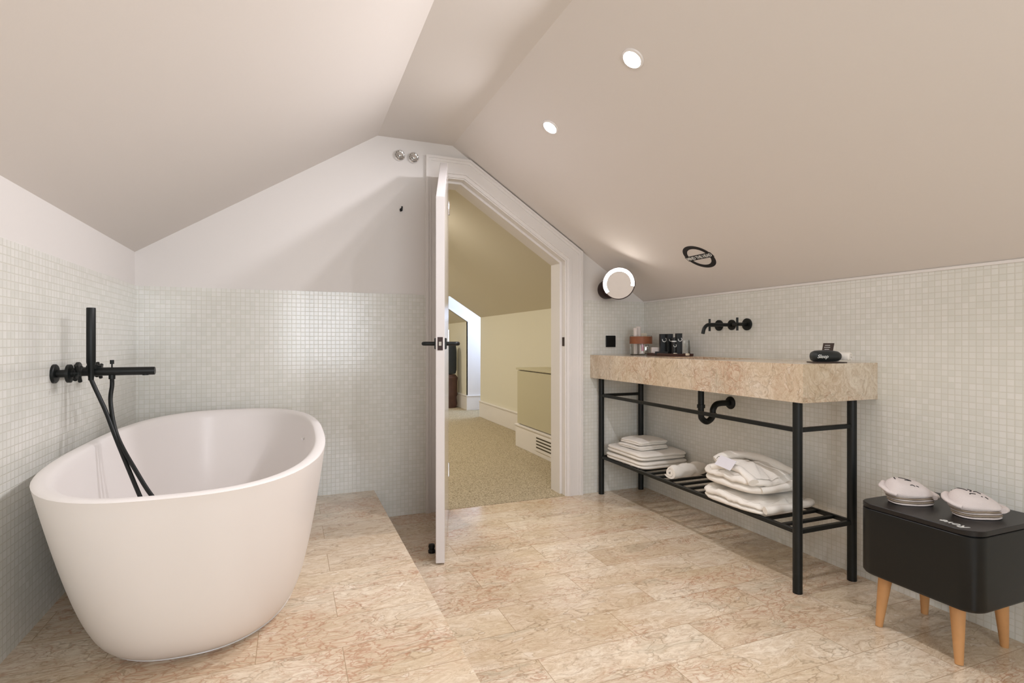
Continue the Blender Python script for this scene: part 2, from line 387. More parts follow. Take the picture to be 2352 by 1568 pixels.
bm = B()
box(bm, (XL-.15, YF, 0), (XL, YB+T, KL)); box(bm, (XL-.001, YF, PLAT), (XL+e, YB-e, TILE), mi=1)
tag(obj('wall_left', bm, [M['plaster'], M['tile_y']]), 'left wall beside the bathtub, pale mosaic with a plaster band', 'wall', kind='structure')
bm = B()
box(bm, (XR, YF, 0), (XR+.15, YB+T, TILE)); box(bm, (XR-e, YF, 0), (XR+.001, YB-e, TILE-.008), mi=1)
tag(obj('wall_right', bm, [M['plaster'], M['tile_y']]), 'low right wall of pale square mosaic behind the washstand', 'wall', kind='structure')
bm = B(); box(bm, (XR-.013, YF, TILE-.008), (XR, YB-e, TILE+.004), bev=.002)
tag(obj('trim_1', bm, M['gloss_white']), 'thin white bead along the top of the right mosaic wall', 'trim', kind='structure')

bm = B()
WX0, WX1, WZ0, WZ1 = -.10, 1.00, .65, 1.80  # opening added in the unseen wall for the fill light
prism(bm, [(XL, 0), (WX0, 0), (WX0, CF-(C0-WX0)*(CF-KL)/(C0-XL)), (XL, KL)], YF-.15, YF)
prism(bm, [(WX0, 0), (WX1, 0), (WX1, WZ0), (WX0, WZ0)], YF-.15, YF)
prism(bm, [(WX0, WZ1), (WX1, WZ1), (WX1, min(ceil_r(WX1), 3)), (C1, CF), (C0, CF), (WX0, CF-(C0-WX0)*(CF-KL)/(C0-XL))] if ceil_r(WX1) > WZ1 else
      [(WX0, WZ1-.02), (C1+(CF-WZ1+.02)/RS, WZ1-.02), (C1, CF), (C0, CF), (WX0, CF-(C0-WX0)*(CF-KL)/(C0-XL))], YF-.15, YF)
prism(bm, [(WX1, 0), (XR, 0), (XR, TILE), (WX1, ceil_r(WX1))], YF-.15, YF)
tag(obj('wall_rear', bm, M['plaster']), 'white gable wall behind the viewer, with an opening added for fill light', 'wall', kind='structure')
bm = B()
for (a, b, c, d) in ((WX0, WX0+.05, WZ0, WZ1), (WX1-.05, WX1, WZ0, WZ1-.1), (WX0, WX1, WZ0, WZ0+.05), (WX0, WX1-.2, WZ1-.07, WZ1-.02), ((WX0+WX1)/2-.025, (WX0+WX1)/2+.025, WZ0, WZ1-.03)):
    box(bm, (a, YF-.1, c), (b, YF-.05, d))
tag(obj('fill_window_1', bm, M['window_frame']), 'white window frame added behind the viewer for the fill light', 'window', kind='structure')  # unseen frame, made up to go with the added fill lamp

# ceiling of the bathroom: left slope, flat ridge strip, right slope
bm = B(); k = .12
LS = (CF-KL)/(C0-XL)
prism(bm, [(XL, KL), (C0, CF), (C1, CF), (XR, TILE), (XR+.15, ceil_r(XR+.15)), (XR+.15, ceil_r(XR+.15)+k), (C1, CF+k), (C0, CF+k), (XL-.15, KL-.15*LS+k), (XL-.15, KL-.15*LS)], YF-.15, YB+T)
tag(obj('ceiling', bm, M['ceiling']), 'white attic ceiling with two slopes and a flat ridge strip', 'ceiling', kind='structure')

# doorway casing and jamb lining
bm = B()
def band(bm, d0, d1, y0, y1, mi=0):
    A = offset_line(OUT, d0); C = offset_line(OUT, d1)
    for i in range(4): prism(bm, [A[i], A[i+1], C[i+1], C[i]], y0, y1, mi=mi)
band(bm, 0, .014, YB-.028, YB); band(bm, .014, .030, YB-.022, YB); band(bm, .030, .084, YB-.017, YB)
band(bm, .084, .096, YB-.023, YB); band(bm, .096, .115, YB-.013, YB)
band(bm, .105, .122, YB-.004, YB+T+.01); band(bm, .122, .136, YB+.048, YB+T+.01)
band(bm, .02, .115, YB+T, YB+T+.018)
tag(obj('trim_2', bm, M['gloss_white']), 'white moulded door casing with a slanted head around the doorway', 'door frame', kind='structure')
bm = B(); jx = INN[4][0]-.008
box(bm, (jx-.0025, YB+.006, H-.03), (jx, YB+.034, H+.028)); 
tag(obj('strike_plate', bm, M['bronze']), 'dark strike plate on the right doorway jamb', 'strike plate')

# ---------------------------------------------------------------- door leaf
dv = Vector((.286, .958, 0)); nl = Vector((-.958, .286, 0))        # towards the hinge, towards the left face
P0 = Vector((.648, 2.434, 0)); TH = .040; LW = .790
def LP(s, n, z): return P0+dv*(LW-s)+nl*n+Vector((0, 0, z))       # s from the hinge, n thickness
prof = [(0, .008), (LW, .008), (LW, 1.682), (.262, 2.006), (0, 2.006)]
bm = B()
a = [bm.verts.new(LP(s, 0, z)) for s, z in prof]; b = [bm.verts.new(LP(s, TH, z)) for s, z in prof]
bm.faces.new(a); bm.faces.new(list(reversed(b)))
for i in range(5): bm.faces.new((a[i], b[i], b[(i+1) % 5], a[(i+1) % 5]))
bmesh.ops.bevel(bm, geom=bm.edges[:], offset=.0015, segments=2, affect='EDGES')
door = bpy.data.objects.new('door_1', None); COL.objects.link(door); door.location = LP(0, 0, 0)
tag(door, 'white glossy door with a slanted top corner standing open', 'door', kind='structure')
obj('door_leaf', bm, M['leaf_white'], door)
HZ = H-.010
for side in (0, 1):
    n0 = 0 if side == 0 else TH; sg = -1 if side == 0 else 1
    bm = B(); c = LP(LW-.055, n0, HZ)
    mt = basis(c, dv, (0, 0, 1))
    bmesh.ops.create_cube(bm, size=1, matrix=mt @ Matrix.Translation((0, 0, 0)) @ Matrix.Diagonal((.052, .052, .016, 1)))
    bmesh.ops.bevel(bm, geom=bm.edges[:], offset=.002, segments=2, affect='EDGES')
    hd = obj('door_handle', bm, M['black'], door)
    tag(hd, 'square black rose and lever handle')
    bm = B(); out = nl*sg
    tube(bm, catmull([c, c+out*.030, c+out*.052, c+out*.060+dv*.012, c+out*.060+dv*.05, c+out*.060+dv*.12], 6), .0095, 16)
    obj('lever', bm, M['black'], hd, smooth=40)
bm = B(); mt = basis(LP(LW, TH/2, HZ), nl, (0, 0, 1))
bmesh.ops.create_cube(bm, size=1, matrix=mt @ Matrix.Diagonal((.024, .060, .004, 1)))
lt = obj('latch_plate', bm, M['bronze'], door)
bm = B(); bmesh.ops.create_cube(bm, size=1, matrix=mt @ Matrix.Diagonal((.012, .018, .022, 1))); obj('latch', bm, M['chrome'], lt)
for z in (.25, 1.05, 1.82):
    bm = B(); c = LP(-.004, 0, z); cyl(bm, c-Vector((0, 0, .04)), c+Vector((0, 0, .04)), .007, seg=12); obj('hinge', bm, M['chrome'], door, smooth=40)
ds = B(); c = Vector((.628, 2.60, 0)); lathe(ds, [(0, 0.0005), (.017, .0005), (.017, .012), (.013, .016), (.016, .03), (.014, .040), (0, .043)], Matrix.Translation(c), 20)
tag(obj('door_stop', ds, M['black'], smooth=40), 'small black door stop on the floor behind the open door', 'door stop')

# ---------------------------------------------------------------- hallway beyond the door
HY0, HY1 = YB+T, 9.35
HX, HX2, HXL = 2.37, 2.42, -.75
D0, D1 = 7.03, 7.77; HK = 1.345
def hc(x): return HK+.64*(2.37-x)
kx = 2.37-(2.21-HK)/.64
bm = B(); box(bm, (HXL, YB-.002, -.12), (3.4, HY1, .003))
tag(obj('floor_hallway', bm, M['carpet']), 'beige looped carpet in the hallway beyond the doorway', 'carpet', kind='structure')
for o_ in ():
    pass
bm = B(); box(bm, (HX, HY0, 0), (HX+.1, D0, hc(HX)+.02)); tag(obj('wall_hallway_right', bm, M['hall_wall']), 'low cream wall on the right side of the hallway', 'wall', kind='structure')
bm = B(); box(bm, (HX2, D1+.004, 0), (HX2+.1, HY1, hc(HX2))); tag(obj('wall_hallway_far_right', bm, M['hall_wall']), 'short cream wall past the hallway dormer', 'wall', kind='structure')
bm = B(); box(bm, (HX+.1, D0-.1, 0), (3.4, D0, 2.2)); tag(obj('wall_dormer_near', bm, M['plaster']), 'near cheek wall of the hallway dormer', 'wall', kind='structure')
bm = B()
prism(bm, [(1.94, hc(1.94)), (HX2, hc(HX2)), (HX2, 0), (3.4, 0), (3.4, 2.2), (1.94, 2.2)], D1, D1+.06)
tag(obj('wall_dormer_far', bm, M['plaster']), 'daylit far cheek wall of the hallway dormer', 'wall', kind='structure')
bm = B(); prism(bm, [(1.94, 2.12), (3.4, 2.12), (3.4, 2.2), (1.94, 2.2)], D0, D1); prism(bm, [(1.90, hc(1.9)), (1.94, hc(1.94)), (1.94, 2.2), (1.90, 2.2)], D0, D1)
tag(obj('ceiling_dormer', bm, M['plaster']), 'white dormer lining over the hallway', 'ceiling', kind='structure')
bm = B()
box(bm, (3.4, D0, 0), (3.5, D1, .8)); box(bm, (3.4, D0, 1.95), (3.5, D1, 2.2))
tag(obj('wall_dormer_end', bm, M['plaster']), 'wall around the dormer window opening', 'wall', kind='structure')
bm = B()
for q in ((D0, D0+.04, .8, 1.95), (D1-.04, D1, .8, 1.95), (D0, D1, .8, .84), (D0, D1, 1.91, 1.95)): box(bm, (3.4, q[0], q[2]), (3.45, q[1], q[3]))
tag(obj('window_2', bm, M['window_frame']), 'dormer window of the hallway, out of sight round the corner', 'window', kind='structure')
bm = B(); t_ = .1
for y0, y1, xe in ((HY0, D0, HX), (D1+.004, HY1, HX2), (D0, D1, 1.90)):
    prism(bm, [(kx, 2.21), (xe, hc(xe)), (xe, hc(xe)+t_), (kx, 2.21+t_)], y0, y1)
prism(bm, [(.45, 2.21), (kx, 2.21), (kx, 2.31), (.45, 2.31)], HY0, HY1)
prism(bm, [(HXL, 1.45), (.45, 2.21), (.45, 2.31), (HXL, 1.55)], HY0, HY1)
tag(obj('ceiling_hallway', bm, M['hall_ceil']), 'sloping cream attic ceiling of the hallway', 'ceiling', kind='structure')
bm = B(); box(bm, (HXL-.1, HY0, 0), (HXL, HY1, 1.46)); tag(obj('wall_hallway_left', bm, M['hall_wall']), 'low cream wall on the left side of the hallway', 'wall', kind='structure')
bm = B(); prism(bm, [(HXL, 0), (HX2, 0), (HX2, hc(HX2)), (kx, 2.21), (.45, 2.21), (HXL, 1.45)], HY1, HY1+.1); tag(obj('wall_hallway_end', bm, M['hall_wall']), 'cream end wall of the hallway', 'wall', kind='structure')
def skirt(name, pts, label):
    """skirting: list of (x,y) wall line; boards on the side towards the hall"""
    bm = B()
    for (x0, y0), (x1, y1), (nx, ny) in pts:
        for t1, z0, z1 in ((.016, .003, .205), (.024, .205, .222)):
            xs = sorted((x0, x1, x0+nx*t1, x1+nx*t1)); ys = sorted((y0, y1, y0+ny*t1, y1+ny*t1))
            box(bm, (xs[0], ys[0], z0), (xs[-1], ys[-1], z1), bev=.003)
    tag(obj(name, bm, M['gloss_white']), label, 'baseboard', kind='structure')
skirt('baseboard_right', [((HX, 4.955), (HX, D0), (-1, 0))], 'tall cream skirting board along the hallway wall')
skirt('baseboard_far', [((HX2, D1), (HX2, HY1), (-1, 0)), ((HX2-.02, D1), (3.3, D1), (0, -1))], 'tall skirting board turning the corner past the dormer')
# cupboard under the slope
cb = thing('storage_cupboard', (2.2, 4.2, .003), 'low olive built-in cupboard in the hallway with a vented skirting', 'cupboard')
bm = B(); box(bm, (2.055, HY0+.02, .003), (HX-.001, 4.93, .742), bev=.002); obj('body', bm, M['gloss_white'], cb)
bm = B(); box(bm, (2.030, HY0+.02, .748), (HX-.001, 4.945, .766), bev=.003); obj('top', bm, M['cup_face'], cb)
bm = B(); box(bm, (2.036, HY0+.03, .232), (2.0545, 4.918, .738), bev=.002); obj('door', bm, M['cup_face'], cb)
bm = B(); box(bm, (2.030, HY0+.02, .003), (2.0545, 4.953, .205), bev=.003); box(bm, (2.022, HY0+.02, .205), (2.0545, 4.958, .222), bev=.003); obj('skirting', bm, M['gloss_white'], cb)
vy0, vy1 = 4.13, 4.45
bm = B(); box(bm, (2.024, vy0-.03, .045), (2.0295, vy1+.03, .185), bev=.002); vg = obj('vent_grille', bm, M['gloss_white'], cb)
bm = B()
for i in range(4): box(bm, (2.0232, vy0, .072+i*.028), (2.0238, vy1, .084+i*.028))
obj('vent_slot', bm, M['vent_dark'], vg)

# round wooden stand and charcoal bag at the end of the hallway
def wob(bm, amp, sc_, seed=0):
    for v in bm.verts:
        v.co += noise.noise_vector(v.co*sc_+Vector((seed, seed*2, 3)))*amp
bm = B(); lathe(bm, [(0, 0), (.12, 0), (.13, .06), (.12, .16), (.135, .2), (.128, .24), (.13, .40), (.14, .46), (.10, .51), (0, .52)], Matrix.Translation((2.255, 8.22, .003)), 24); 
tag(obj('wooden_stand', bm, M['stump'], smooth=40), 'turned red-brown wooden stand at the far end of the hallway', 'stand')
bm = B(); lathe(bm, [(0, .521), (.095, .521), (.11, .58), (.112, .85), (.10, .96), (.05, 1.0), (0, 1.01)], Matrix.Translation((2.265, 8.22, .003)), 24)
tag(obj('fabric_bag', bm, M['charcoal'], smooth=60), 'tall charcoal fabric bag standing on the brown hallway stand', 'bag')

# ---------------------------------------------------------------- ceiling downlights
rn = Vector((-RS, 0, -1)).normalized()
def downlight(y, lab, x=1.152, z=None, nrm=rn, m='lamp', grp='recessed downlights in the right ceiling slope', r=.031):
    z = ceil_r(x) if z is None else z
    t = thing('ceiling_downlight', (x, y, z), lab, 'ceiling light', grp)
    bm = B(); mt = axis_m((x, y, z), nrm)
    lathe(bm, [(r, .0015), (r, .006), (r+.004, .008), (r+.011, .006), (r+.013, .0005), (r+.005, .0003)], mt, 40); obj('bezel', bm, M['gloss_white'], t, smooth=40)
    bm = B(); lathe(bm, [(0, .003), (r, .003)], mt, 40); obj('lens', bm, M[m], t, rec=False)
    return t
downlight(1.683, 'bright round recessed ceiling light nearest the top of the photo')
downlight(2.365, 'smaller looking recessed ceiling light above the doorway side')
downlight(1.00, 'recessed ceiling light just above the frame')
for yy in (4.6, 6.3, 8.3):
    downlight(yy, 'recessed warm ceiling light in the hallway, %s the three' % {4.6: 'nearest of', 6.3: 'middle one of', 8.3: 'farthest of'}[yy], x=.75, z=2.21, nrm=Vector((0, 0, -1)), m='hall_lamp', grp='warm downlights in the hallway ceiling', r=.035)

# ---------------------------------------------------------------- bathtub
TX, TY = -.270, 2.280
TZ0, TZ1 = PLAT, H-.345
A1, B1, A0, B0 = .386, .866, .285, .565
tubt = thing('bathtub', (TX, TY, PLAT), 'freestanding matt white oval bathtub on the stone step', 'bathtub')
rings = []
def outer(h):
    g = h**.62; return A0+(A1-A0)*g, B0+(B1-B0)*g, 2.45+.25*h
HT = TZ1-TZ0
rings.append(supell(TX, TY, A0-.02, B0-.02, 2.45, TZ0+.0005))
for i in range(0, 25):
    h = (i/24)**1.5*.985; a_, b_, n_ = outer(h); rings.append(supell(TX, TY, a_, b_, n_, TZ0+.004+(HT-.004)*h))
for i in range(1, 9):                                   # rounded lip
    t = PI*i/9; rings.append(supell(TX, TY, A1-.010-(.010)*(1-math.cos(t))+.008*math.cos(t)+.002, B1-.010-.010*(1-math.cos(t))+.008*math.cos(t)+.002, 2.7, TZ1-.007+.007*math.sin(t)))
for i in range(0, 22):
    q = i/21; h = 1-q
    g = (max(h, .0))**.45
    ai, bi = .17+(A1-.040-.17)*g, .42+(B1-.045-.42)*g
    rings.append(supell(TX, TY, ai, bi, 2.6, TZ0+.075+(TZ1-.012-TZ0-.075)*h**1.15))
for s_ in (.7, .4, .12): rings.append(supell(TX, TY, .17*s_, .42*s_, 2.4, TZ0+.072))
bm = B(); loft(bm, rings)
obj('basin', bm, M['tub'], tubt, smooth=60)
bm = B(); rb = [supell(TX, TY, A0+.001, B0+.001, 2.45, TZ0+.0005), supell(TX, TY, A0+.006, B0+.006, 2.45, TZ0+.0005), supell(TX, TY, A0+.003, B0+.003, 2.45, TZ0+.007)]
loft(bm, rb, False, False); obj('seal_bead', bm, M['gloss_white'], tubt)
bm = B(); cyl(bm, (TX+.312, TY+.30, TZ1-.085), (TX+.322, TY+.305, TZ1-.083), .006, seg=16); obj('overflow_hole', bm, M['chrome'], tubt)
bm = B(); lathe(bm, [(0, .003), (.022, .003), (.028, 0)], Matrix.Translation((TX, TY+.1, TZ0+.072)), 24); obj('drain_cap', bm, M['chrome'], tubt)

# ---------------------------------------------------------------- black wall-mounted bath filler
FY = 2.310; FZ = H-.105
bf = thing('bath_mixer', (XL, FY, FZ), 'matt black wall mounted bath mixer with a long spout over the tub', 'tap')
wallx = XL+e
for yy, lb in ((2.204, 'near'), (2.416, 'far')):
    bm = B(); mt = axis_m((wallx, yy, FZ), (1, 0, 0))
    lathe(bm, [(0, 0), (.031, 0), (.031, .007), (.029, .009), (.0125, .010), (.0125, .055), (0, .055)], mt, 28); fl_ = obj('wall_flange', bm, M['black'], bf, smooth=40)
    # cross handle disc
for yy in (2.204, 2.416):
    bm = B(); mt = axis_m((wallx+.038, yy, FZ), (1, 0, 0))
    lathe(bm, [(0, 0), (.030, 0), (.030, .009), (.010, .011), (.010, .034), (0, .034)], mt, 28)
    hn = obj('handle', bm, M['black'], bf, smooth=40)
    bm = B(); cx_ = wallx+.066
    for ang in (.6, .6+PI/2):
        dd = Vector((0, math.cos(ang), math.sin(ang)))*.034; cyl(bm, Vector((cx_, yy, FZ))-dd, Vector((cx_, yy, FZ))+dd, .0062, seg=14)
    obj('cross_grip', bm, M['black'], hn, smooth=40)
bm = B(); cyl(bm, (wallx+.018, 2.204, FZ), (wallx+.018, 2.416, FZ), .012); cyl(bm, (wallx+.0, FY, FZ), (wallx+.05, FY, FZ), .0145); obj('valve_body', bm, M['black'], bf, smooth=40)
bm = B(); lathe(bm, [(0, 0), (.0145, 0), (.0145, .213), (.0135, .216), (0, .216)], axis_m((wallx+.045, FY, FZ), (1, 0, 0)), 28)
cyl(bm, (wallx+.232, FY, FZ-.010), (wallx+.232, FY, FZ-.0155), .010, seg=18)
obj('spout', bm, M['black'], bf, smooth=40)
kx0 = -.586
bm = B(); cyl(bm, (kx0, FY, FZ+.012), (kx0, FY, FZ+.026), .0025, seg=10); cyl(bm, (kx0, FY, FZ+.026), (kx0, FY, FZ+.040), .0062, seg=18); obj('diverter_knob', bm, M['black'], bf, smooth=40)
bm = B(); cyl(bm, (kx0, FY, FZ-.012), (kx0, FY, FZ-.027), .010, seg=18); obj('hose_outlet', bm, M['black'], bf, smooth=40)
sx = -.639
bm = B(); cyl(bm, (sx-.02, FY, FZ+.013), (sx+.025, FY, FZ+.013), .010, seg=18); cyl(bm, (sx, FY-.004, FZ+.010), (sx, FY-.004, FZ+.026), .013, seg=20); obj('shower_holder', bm, M['black'], bf, smooth=40)
hs = thing('hand_shower', (sx, FY-.0275, FZ), 'slim black stick hand shower upright in the mixer holder', 'hand shower')
bm = B(); lathe(bm, [(0, -.028), (.008, -.028), (.009, .012), (.0135, .034), (.0135, .218), (.0125, .221), (0, .221)], Matrix.Translation((sx, FY-.0275, FZ)), 28); obj('wand', bm, M['black'], hs, smooth=40)
hose = catmull([(sx, FY-.0275, FZ-.024), (sx+.012, FY-.030, FZ-.055), (sx+.045, FY-.04, FZ-.135), (sx+.085, FY-.07, FZ-.235), (sx+.145, FY-.13, FZ-.36), (sx+.20, FY-.19, FZ-.47), (sx+.235, FY-.21, FZ-.575), (sx+.30, FY-.16, FZ-.625), (sx+.36, FY-.19, FZ-.61), (sx+.325, FY-.215, FZ-.50),
               (sx+.225, FY-.18, FZ-.43), (sx+.145, FY-.12, FZ-.32), (sx+.082, FY-.06, FZ-.215), (kx0+.001, FY-.02, FZ-.11), (kx0, FY, FZ-.05), (kx0, FY, FZ-.0278)], 10)
bm = B(); tube(bm, hose, .0068, 14); obj('shower_hose', bm, M['black'], hs, smooth=60)

# ---------------------------------------------------------------- washstand: stone slab with basin on a black frame
SX0, SX1, SY0, SY1, SZ0, SZ1 = 1.862, XR-e, 1.567, YB-e-.001, .777, H-.0895
ws_ = thing('washstand', (2.08, 2.4, 0), 'long stone washstand on black tubular metal legs against the mosaic wall', 'washstand')
bx0, bx1, by0, by1 = 1.925, 2.235, 2.11, 2.62
bm = B()
for a_, b_ in (((SX0, SY0), (bx0, SY1)), ((bx1, SY0), (SX1, SY1)), ((bx0, SY0), (bx1, by0)), ((bx0, by1), (bx1, SY1))): box(bm, (*a_, SZ0), (*b_, SZ1))
prism(bm, [(by0, SZ0), (by1, SZ0), (by1, SZ1-.035), (by1-.1, SZ1-.06), (by0+.25, SZ0+.04), (by0, SZ0+.03)], bx0, bx1, 'yz')
bmesh.ops.remove_doubles(bm, verts=bm.verts[:], dist=.0001)
slab = obj('stone_top', bm, M['slab'], ws_)
LG = [(1.905, 1.628), (1.925, 3.178), (2.222, 1.628), (2.240, 3.178)]
for x, y in LG:
    bm = B(); cyl(bm, (x, y, .0005), (x, y, SZ0), .0185, seg=28); obj('leg', bm, M['black'], ws_, smooth=40)
RZ, HZs = .660, .248
def bar(name, p0, p1, w_=.018, h_=.018):
    bm = B(); p0, p1 = Vector(p0), Vector(p1); d = (p1-p0); mt = Matrix.Translation((p0+p1)/2) @ d.to_track_quat('Y', 'Z').to_matrix().to_4x4()
    bmesh.ops.create_cube(bm, size=1, matrix=mt @ Matrix.Diagonal((w_, d.length, h_, 1))); bmesh.ops.bevel(bm, geom=bm.edges[:], offset=.0015, segments=1, affect='EDGES')
    return obj(name, bm, M['black'], ws_)
(ax, ay), (bx, by), (cx, cy), (dx, dy) = LG
bar('rail', (ax, ay, RZ), (bx, by, RZ)); bar('rail', (ax, ay, RZ), (cx, cy, RZ)); bar('rail', (bx, by, RZ), (dx, dy, RZ))
bar('shelf_rail', (ax, ay, HZs), (bx, by, HZs)); bar('shelf_rail', (cx, cy, HZs), (dx, dy, HZs))
bar('shelf_rail', (ax, ay, HZs), (cx, cy, HZs)); bar('shelf_rail', (bx, by, HZs), (dx, dy, HZs))
nsl = 18
for i in range(1, nsl):
    y = ay+(by-ay)*i/nsl; f = i/nsl; bar('slat', (ax+(bx-ax)*f, y, HZs), (cx+(dx-cx)*f, y, HZs), .020, .012)
SH = HZs+.0095
# drain trap
tr = thing('drain_trap', (2.1, 2.4, .57), 'matt black bottle-bend waste pipe under the stone washstand', 'waste pipe')
px1, px2, py_ = 2.085, 2.166, 2.40
bm = B()
path = catmull([(px1, py_, SZ0-.001), (px1, py_, .70), (px1, py_, .62), (px1+.008, py_, .595), (px1+.040, py_, .578), (px2-.008, py_, .595), (px2, py_, .62), (px2+.003, py_, .645), (px2+.022, py_, .668), (px2+.055, py_, .675), (XR-e-.008, py_, .675)], 6)
tube(bm, path, .0165, 18); obj('pipe', bm, M['black'], tr, smooth=50)
for z in (.765, .665, .615):
    bm = B(); x = px1 if z > .62 else px2-.001; cyl(bm, (x, py_, z-.009), (x, py_, z+.009), .0215, seg=24); obj('collar', bm, M['black'], tr, smooth=40)
bm = B(); lathe(bm, [(0, 0), (.036, 0), (.036, .004), (.032, .010), (.017, .016), (0, .016)], axis_m((XR-e, py_, .675), (-1, 0, 0)), 28); obj('wall_rosette', bm, M['black'], tr, smooth=40)
# wall tap
wt = thing('wall_basin_tap', (XR-e, 2.38, H+.093), 'matt black three-hole wall tap above the stone washstand', 'tap')
wx = XR-e; TZ = H+.093
def rosette(y, r): 
    bm = B(); lathe(bm, [(0, 0), (r, 0), (r, .008), (r-.002, .010), (0, .010)], axis_m((wx, y, TZ), (-1, 0, 0)), 32); return obj('rosette', bm, M['black'], wt, smooth=40)
for y, r in ((2.277, .0325), (2.388, .029), (2.487, .031)): rosette(y, r)
for y in (2.277, 2.487):
    bm = B(); cyl(bm, (wx, y, TZ), (wx-.082, y, TZ), .0095, seg=18); hn = obj('handle', bm, M['black'], wt, smooth=40)
    bm = B(); cyl(bm, (wx-.072, y, TZ-.034), (wx-.072, y, TZ+.036), .006, seg=16); cyl(bm, (wx-.072, y-.034, TZ), (wx-.072, y+.034, TZ), .0055, seg=16); obj('cross_grip', bm, M['black'], hn, smooth=40)
bm = B(); tube(bm, catmull([(wx, 2.388, TZ), (wx-.06, 2.388, TZ), (wx-.15, 2.388, TZ), (wx-.178, 2.388, TZ-.004), (wx-.198, 2.388, TZ-.022), (wx-.207, 2.388, TZ-.050)], 8), .0098, 18); obj('spout', bm, M['black'], wt, smooth=50)

# black square switch plate
bm = B(); box(bm, (2.02-.038, YB-e-.009, H-.038), (2.02+.038, YB-e, H+.040), bev=.003)
sw = tag(obj('light_switch', bm, M['black']), 'square black switch plate on the mosaic above the washstand corner', 'switch')
bm = B(); box(bm, (2.02-.028, YB-e-.011, H-.028), (2.02+.028, YB-e-.0092, H+.030), bev=.001); obj('rocker', bm, M['black_wood'], sw)

# ---------------------------------------------------------------- lit magnifying mirror on arm
mc = Vector((1.890, 2.914, H+.361)); toc = (Vector((0, 0, H))-mc).normalized(); toc = (toc+Vector((-.20, 0, .12))).normalized()
mm = thing('shaving_mirror', (1.985, YB, H+.355), 'round lit magnifying mirror on the wall beside the doorway', 'mirror')
R = .100
bm = B(); lathe(bm, [(0, 0), (.062, 0), (.064, .008), (.064, .052), (.060, .060), (0, .060)], axis_m((1.985, YB, H+.352), (0, -1, 0)), 40); obj('wall_drum', bm, M['bronze'], mm, smooth=40)
bm = B(); tube(bm, catmull([(1.985, YB-.055, H+.352), (1.985, YB-.09, H+.355), Vector((1.965, 3.08, H+.358)), mc-toc*.05, mc-toc*.018], 5), .009, 12); obj('arm', bm, M['bronze'], mm, smooth=50)
mt = axis_m(mc, toc)
bm = B(); lathe(bm, [(0, -.018), (.05, -.018), (R-.006, -.012), (R, -.006), (R, .0085), (R-.0025, .009), (R-.0035, -.001), (0, -.001)], mt, 64); obj('housing', bm, M['bronze'], mm, smooth=40)
bm = B(); lathe(bm, [(0, -.0), (R-.024, .0012), (R-.005, .0016)], mt, 64); obj('mirror_glass', bm, M['mirror'], mm, smooth=180, rec=False)
# light ring: arc open towards the lower right
ri, ro = R-.0235, R-.004
upv = Vector((0, 0, 1)); ez = toc; ex = upv.cross(ez).normalized(); ey = ez.cross(ex)
bm = B(); a0, a1 = math.radians(-12), math.radians(218); ns_ = 72; ins = []; ous = []
for i in range(ns_+1):
    t = a0+(a1-a0)*i/ns_; d = ex*math.cos(t)+ey*math.sin(t)
    ins.append(bm.verts.new(mc+d*ri+ez*.0045)); ous.append(bm.verts.new(mc+d*ro+ez*.0045))
for i in range(ns_): bm.faces.new((ins[i], ous[i], ous[i+1], ins[i+1]))
obj('light_ring', bm, M['ring_light'], mm, rec=False)

# ---------------------------------------------------------------- roundel sign on the slope: MIND THE HEAD
rc = Vector((2.03, 2.351, ceil_r(2.03)))
sdn = Vector((1, 0, -RS)).normalized()                 # down the slope
ty = Vector((0, -1, 0)); tu = -sdn                      # reads left to right towards the viewer, up = up the slope
smt = basis(rc+rn*.0006, ty, tu)
if smt.to_3x3().col[2].dot(rn) < 0: pass
sg = thing('roundel_sticker', rc, 'black ring sticker reading MIND THE HEAD on the sloping ceiling', 'sign')
bm = B(); ra, rb_ = .094, .068
for i in range(72):
    t0, t1 = 2*PI*i/72, 2*PI*(i+1)/72
    q = [(rb_, t0), (ra, t0), (ra, t1), (rb_, t1)]
    bm.faces.new([bm.verts.new(smt @ Vector((r_*math.cos(t), r_*math.sin(t), 0))) for r_, t in q])
bmesh.ops.remove_doubles(bm, verts=bm.verts[:], dist=1e-5)
obj('ring', bm, M['ink'], sg)
bm = B(); bmesh.ops.create_cube(bm, size=1, matrix=smt @ Matrix.Translation((0, 0, .0003)) @ Matrix.Diagonal((.196, .036, .0008, 1))); obj('bar', bm, M['ink'], sg)
text_mesh('lettering', 'MIND THE HEAD', .0285, smt @ Matrix.Translation((0, -.001, .0012)) @ Matrix.Diagonal((.86, 1.12, 1, 1)), M['white_ink'], sg, bold=.0006)

# ---------------------------------------------------------------- chrome fittings and hook on the back wall
for x, z, lb in ((.586, H+1.088, 'round chrome wall fitting, the one farther from the doorway'), (.667, H+1.085, 'round chrome wall fitting, the one next to the door casing')):
    kn = thing('chrome_wall_fitting', (x, YB, z), lb, 'wall fitting', 'pair of chrome fittings above the doorway')
    mt = axis_m((x, YB, z), (0, -1, 0))
    bm = B(); lathe(bm, [(0, 0), (.031, 0), (.033, .006), (.031, .016), (.028, .018), (.024, .010), (.014, .006), (0, .006)], mt, 12); obj('cup', bm, M['chrome'], kn, smooth=20)
    bm = B(); lathe(bm, [(0, .006), (.010, .006), (.011, .014), (.014, .022), (.012, .030), (0, .033)], mt, 10); obj('jewel', bm, M['chrome'], kn, smooth=20)
hk = B(); c = Vector((.596, YB, H+.773)); tube(hk, catmull([c, c+Vector((0, -.018, 0)), c+Vector((0, -.028, .004)), c+Vector((0, -.030, .014))], 5), .0045, 10); lathe(hk, [(0, 0), (.009, 0), (.009, .004), (0, .004)], axis_m(c, (0, -1, 0)), 18)
cyl(hk, c+Vector((-.006, -.012, -.012)), c+Vector((0, -.012, 0)), .004, seg=10)
